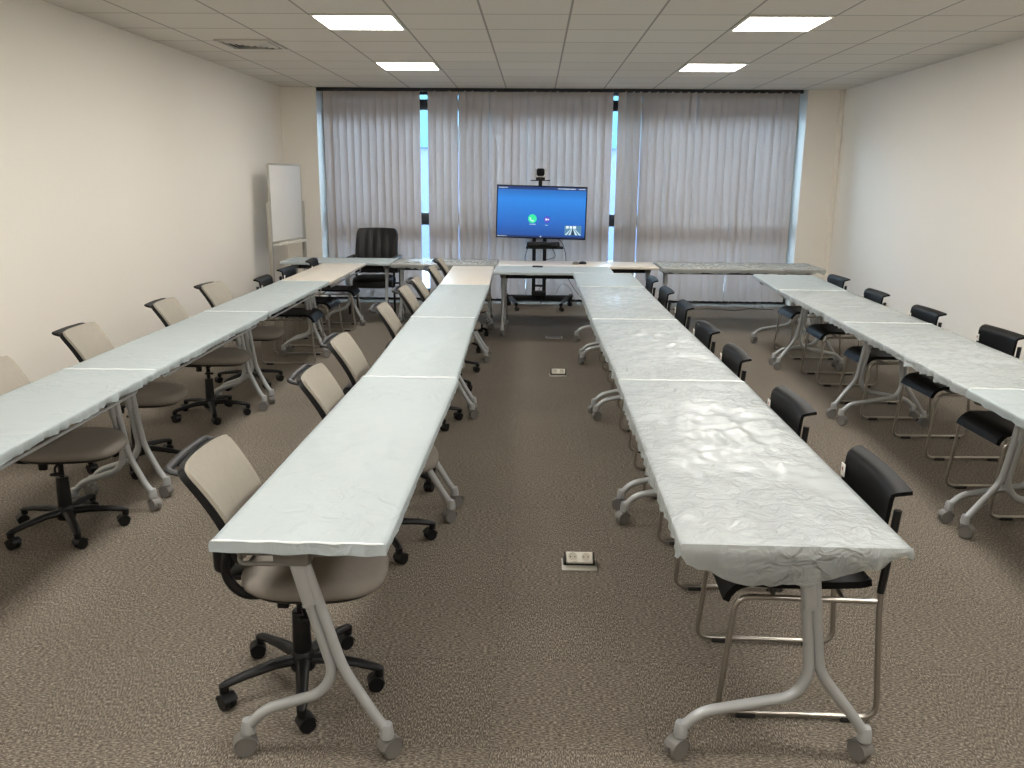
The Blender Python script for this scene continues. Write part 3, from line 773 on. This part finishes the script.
cable('cable', [(2.62, 11.85, .006), (2.68, 11.80, .07), (2.75, 11.86, .10), (2.80, 11.78, .02), (3.05, 11.9, .006), (3.12, 11.84, .08), (3.2, 11.8, .006)], 'grey cable coiled on the floor below the right blind', 'grey_cable')

# small devices on the cross tables
d1 = empty('remote_control', (.03, 9.78, TOP+.012), R(-12)); tag(d1, 'dark remote control lying on the covered table before the television', 'remote control')
MB().box((0, 0, .009), (.12, .045, .016), .006).build('body', 'black', d1); 
for k in range(6): MB().box((-.035+.02*(k % 3), -.008+.016*(k//3), .018), (.010, .009, .003), .001).build('button', 'grey_plastic', d1)
d2 = empty('adapter', (.49, 10.28, TOP), R(8)); tag(d2, 'small dark grey adapter box on the bare cream cross table', 'adapter')
MB().box((0, 0, .015), (.07, .06, .03), .006).build('case', 'grey_plastic', d2); MB().box((0, -.0, .0315), (.045, .035, .003), .001).build('lid', 'black', d2)
d3 = empty('table_microphone', (.575, 10.34, TOP)); tag(d3, 'round black table microphone beside the adapter on the cream cross table', 'microphone')
MB().lathe([(.045, 0), (.048, .008), (.044, .022), (.03, .030), (.01, .032)], seg=24).build('body', 'black', d3); MB().lathe([(.014, .030), (.013, .034), (.004, .035)], seg=16).build('mute_button', 'grey_plastic', d3)

# ------------------------------------------------------------------ floor boxes
def socket_box(x, y, s, label):
    r = empty('floor_socket', (x, y, 0)); tag(r, label, 'floor socket', 'open floor sockets in the aisle')
    MB().box((0, -.0, .003), (.16*s, .125*s, .006), .002).build('floor_plate', 'alu', r)
    MB().box((0, .024*s, .009), (.146*s, .074*s, .010), .002).build('well', 'rubber', r)
    tl = Matrix.Rotation(R(38), 4, 'X')
    o = MB().box((0, 0, 0), (.122*s, .056*s, .018*s), .003).build('outlet_module', 'white_plastic', r, (0, .010*s, .032*s)); o.rotation_euler = (R(38), 0, 0)
    for sx in (-1, 1):
        ring = MB().lathe([(.024*s, .0), (.024*s, .004*s), (.0205*s, .004*s), (.0195*s, .001*s), (.0, .0005*s)], (sx*.030*s, 0, .009*s), 24).build('outlet', 'white_plastic', o)
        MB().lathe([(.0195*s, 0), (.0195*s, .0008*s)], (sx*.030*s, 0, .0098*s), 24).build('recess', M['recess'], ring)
        pn = MB()
        for q in (-1, 1): pn.lathe([(.003*s, 0), (.003*s, .0006*s)], (sx*.030*s+q*.0095*s, 0, .0106*s), 10)
        pn.build('pin_hole', 'rubber', ring)
    f_ = MB()
    for sx in (-1, 1): f_.box((sx*.066*s, .006*s, .026*s), (.006*s, .05*s, .05*s), .002, tl)
    f_.build('side_flap', 'black', r)
    return r
socket_box(.222, 3.60, 1.0, 'open silver floor socket with two white outlets, nearest in the aisle')
socket_box(.225, 7.50, 1.0, 'small open floor socket with two white outlets, farther along the aisle')
r = empty('floor_box', (.225, 9.40, 0)); tag(r, 'closed flat metal floor box lid at the far end of the aisle', 'floor box')
MB().box((0, 0, .003), (.19, .13, .006), .002).build('frame', 'alu', r); MB().box((0, 0, .007), (.16, .10, .004), .001).build('lid', 'grey_plastic', r)

# ------------------------------------------------------------------ outside
struct('ground', MB().box((0, 30, -.6), (120, 34, .1)), mat('pale_paving', srgb(120, 122, 126), .8))
bd = empty('building', (-2, 27, -.55)); tag(bd, 'teal and pale blue building outside, seen through the blind gap', 'building')
MB().box((0, 0, 1.575), (40, 4, 3.15)).build('lower_wall', mat('pale_blue_render', srgb(64, 72, 92), .8), bd)
MB().box((0, 0, 4.175), (40.2, 4.2, 2.05)).build('upper_cladding', mat('teal_cladding', srgb(28, 66, 74), .6), bd)
for k in range(12):
    w_ = MB().box((-19.4+3.2*k, -2.12, 4.2), (1.2, .06, 1.1), .02).build('window', 'dark_frame', bd)
    MB().box((-19.4+3.2*k, -2.16, 4.2), (1.0, .02, .9)).build('pane', mat('dark_glass', srgb(90, 130, 150), .1), w_)

# ------------------------------------------------------------------ world, camera, view
w = bpy.data.worlds.new('sky'); sc.world = w; w.use_nodes = True
bg = w.node_tree.nodes['Background']; bg.inputs['Color'].default_value = (.60, .78, 1.0, 1); bg.inputs['Strength'].default_value = 9.0

cd_ = bpy.data.cameras.new('camera'); co = bpy.data.objects.new('camera', cd_); COL.objects.link(co)
rr = ((.99958, .02783, .00804), (-.01433, .23386, .97216), (-.02518, .97187, -.23416))
co.matrix_world = Matrix(((rr[0][0], rr[1][0], -rr[2][0], 0), (rr[0][1], rr[1][1], -rr[2][1], 0), (rr[0][2], rr[1][2], -rr[2][2], 1.72), (0, 0, 0, 1)))
cd_.sensor_width = 36; cd_.lens = 847.5/1024*36; cd_.clip_start = .05; cd_.clip_end = 200
sc.camera = co
sc.view_settings.view_transform = 'Standard'; sc.view_settings.look = 'None'; sc.view_settings.gamma = 1; sc.view_settings.use_curve_mapping = False
sc.view_settings.exposure = 1.68
sc.cycles.use_denoising = True
sc.cycles.max_bounces = 8; sc.cycles.diffuse_bounces = 5; sc.cycles.transparent_max_bounces = 8
sc.cycles.sample_clamp_indirect = 8; sc.cycles.caustics_reflective = False; sc.cycles.caustics_refractive = False
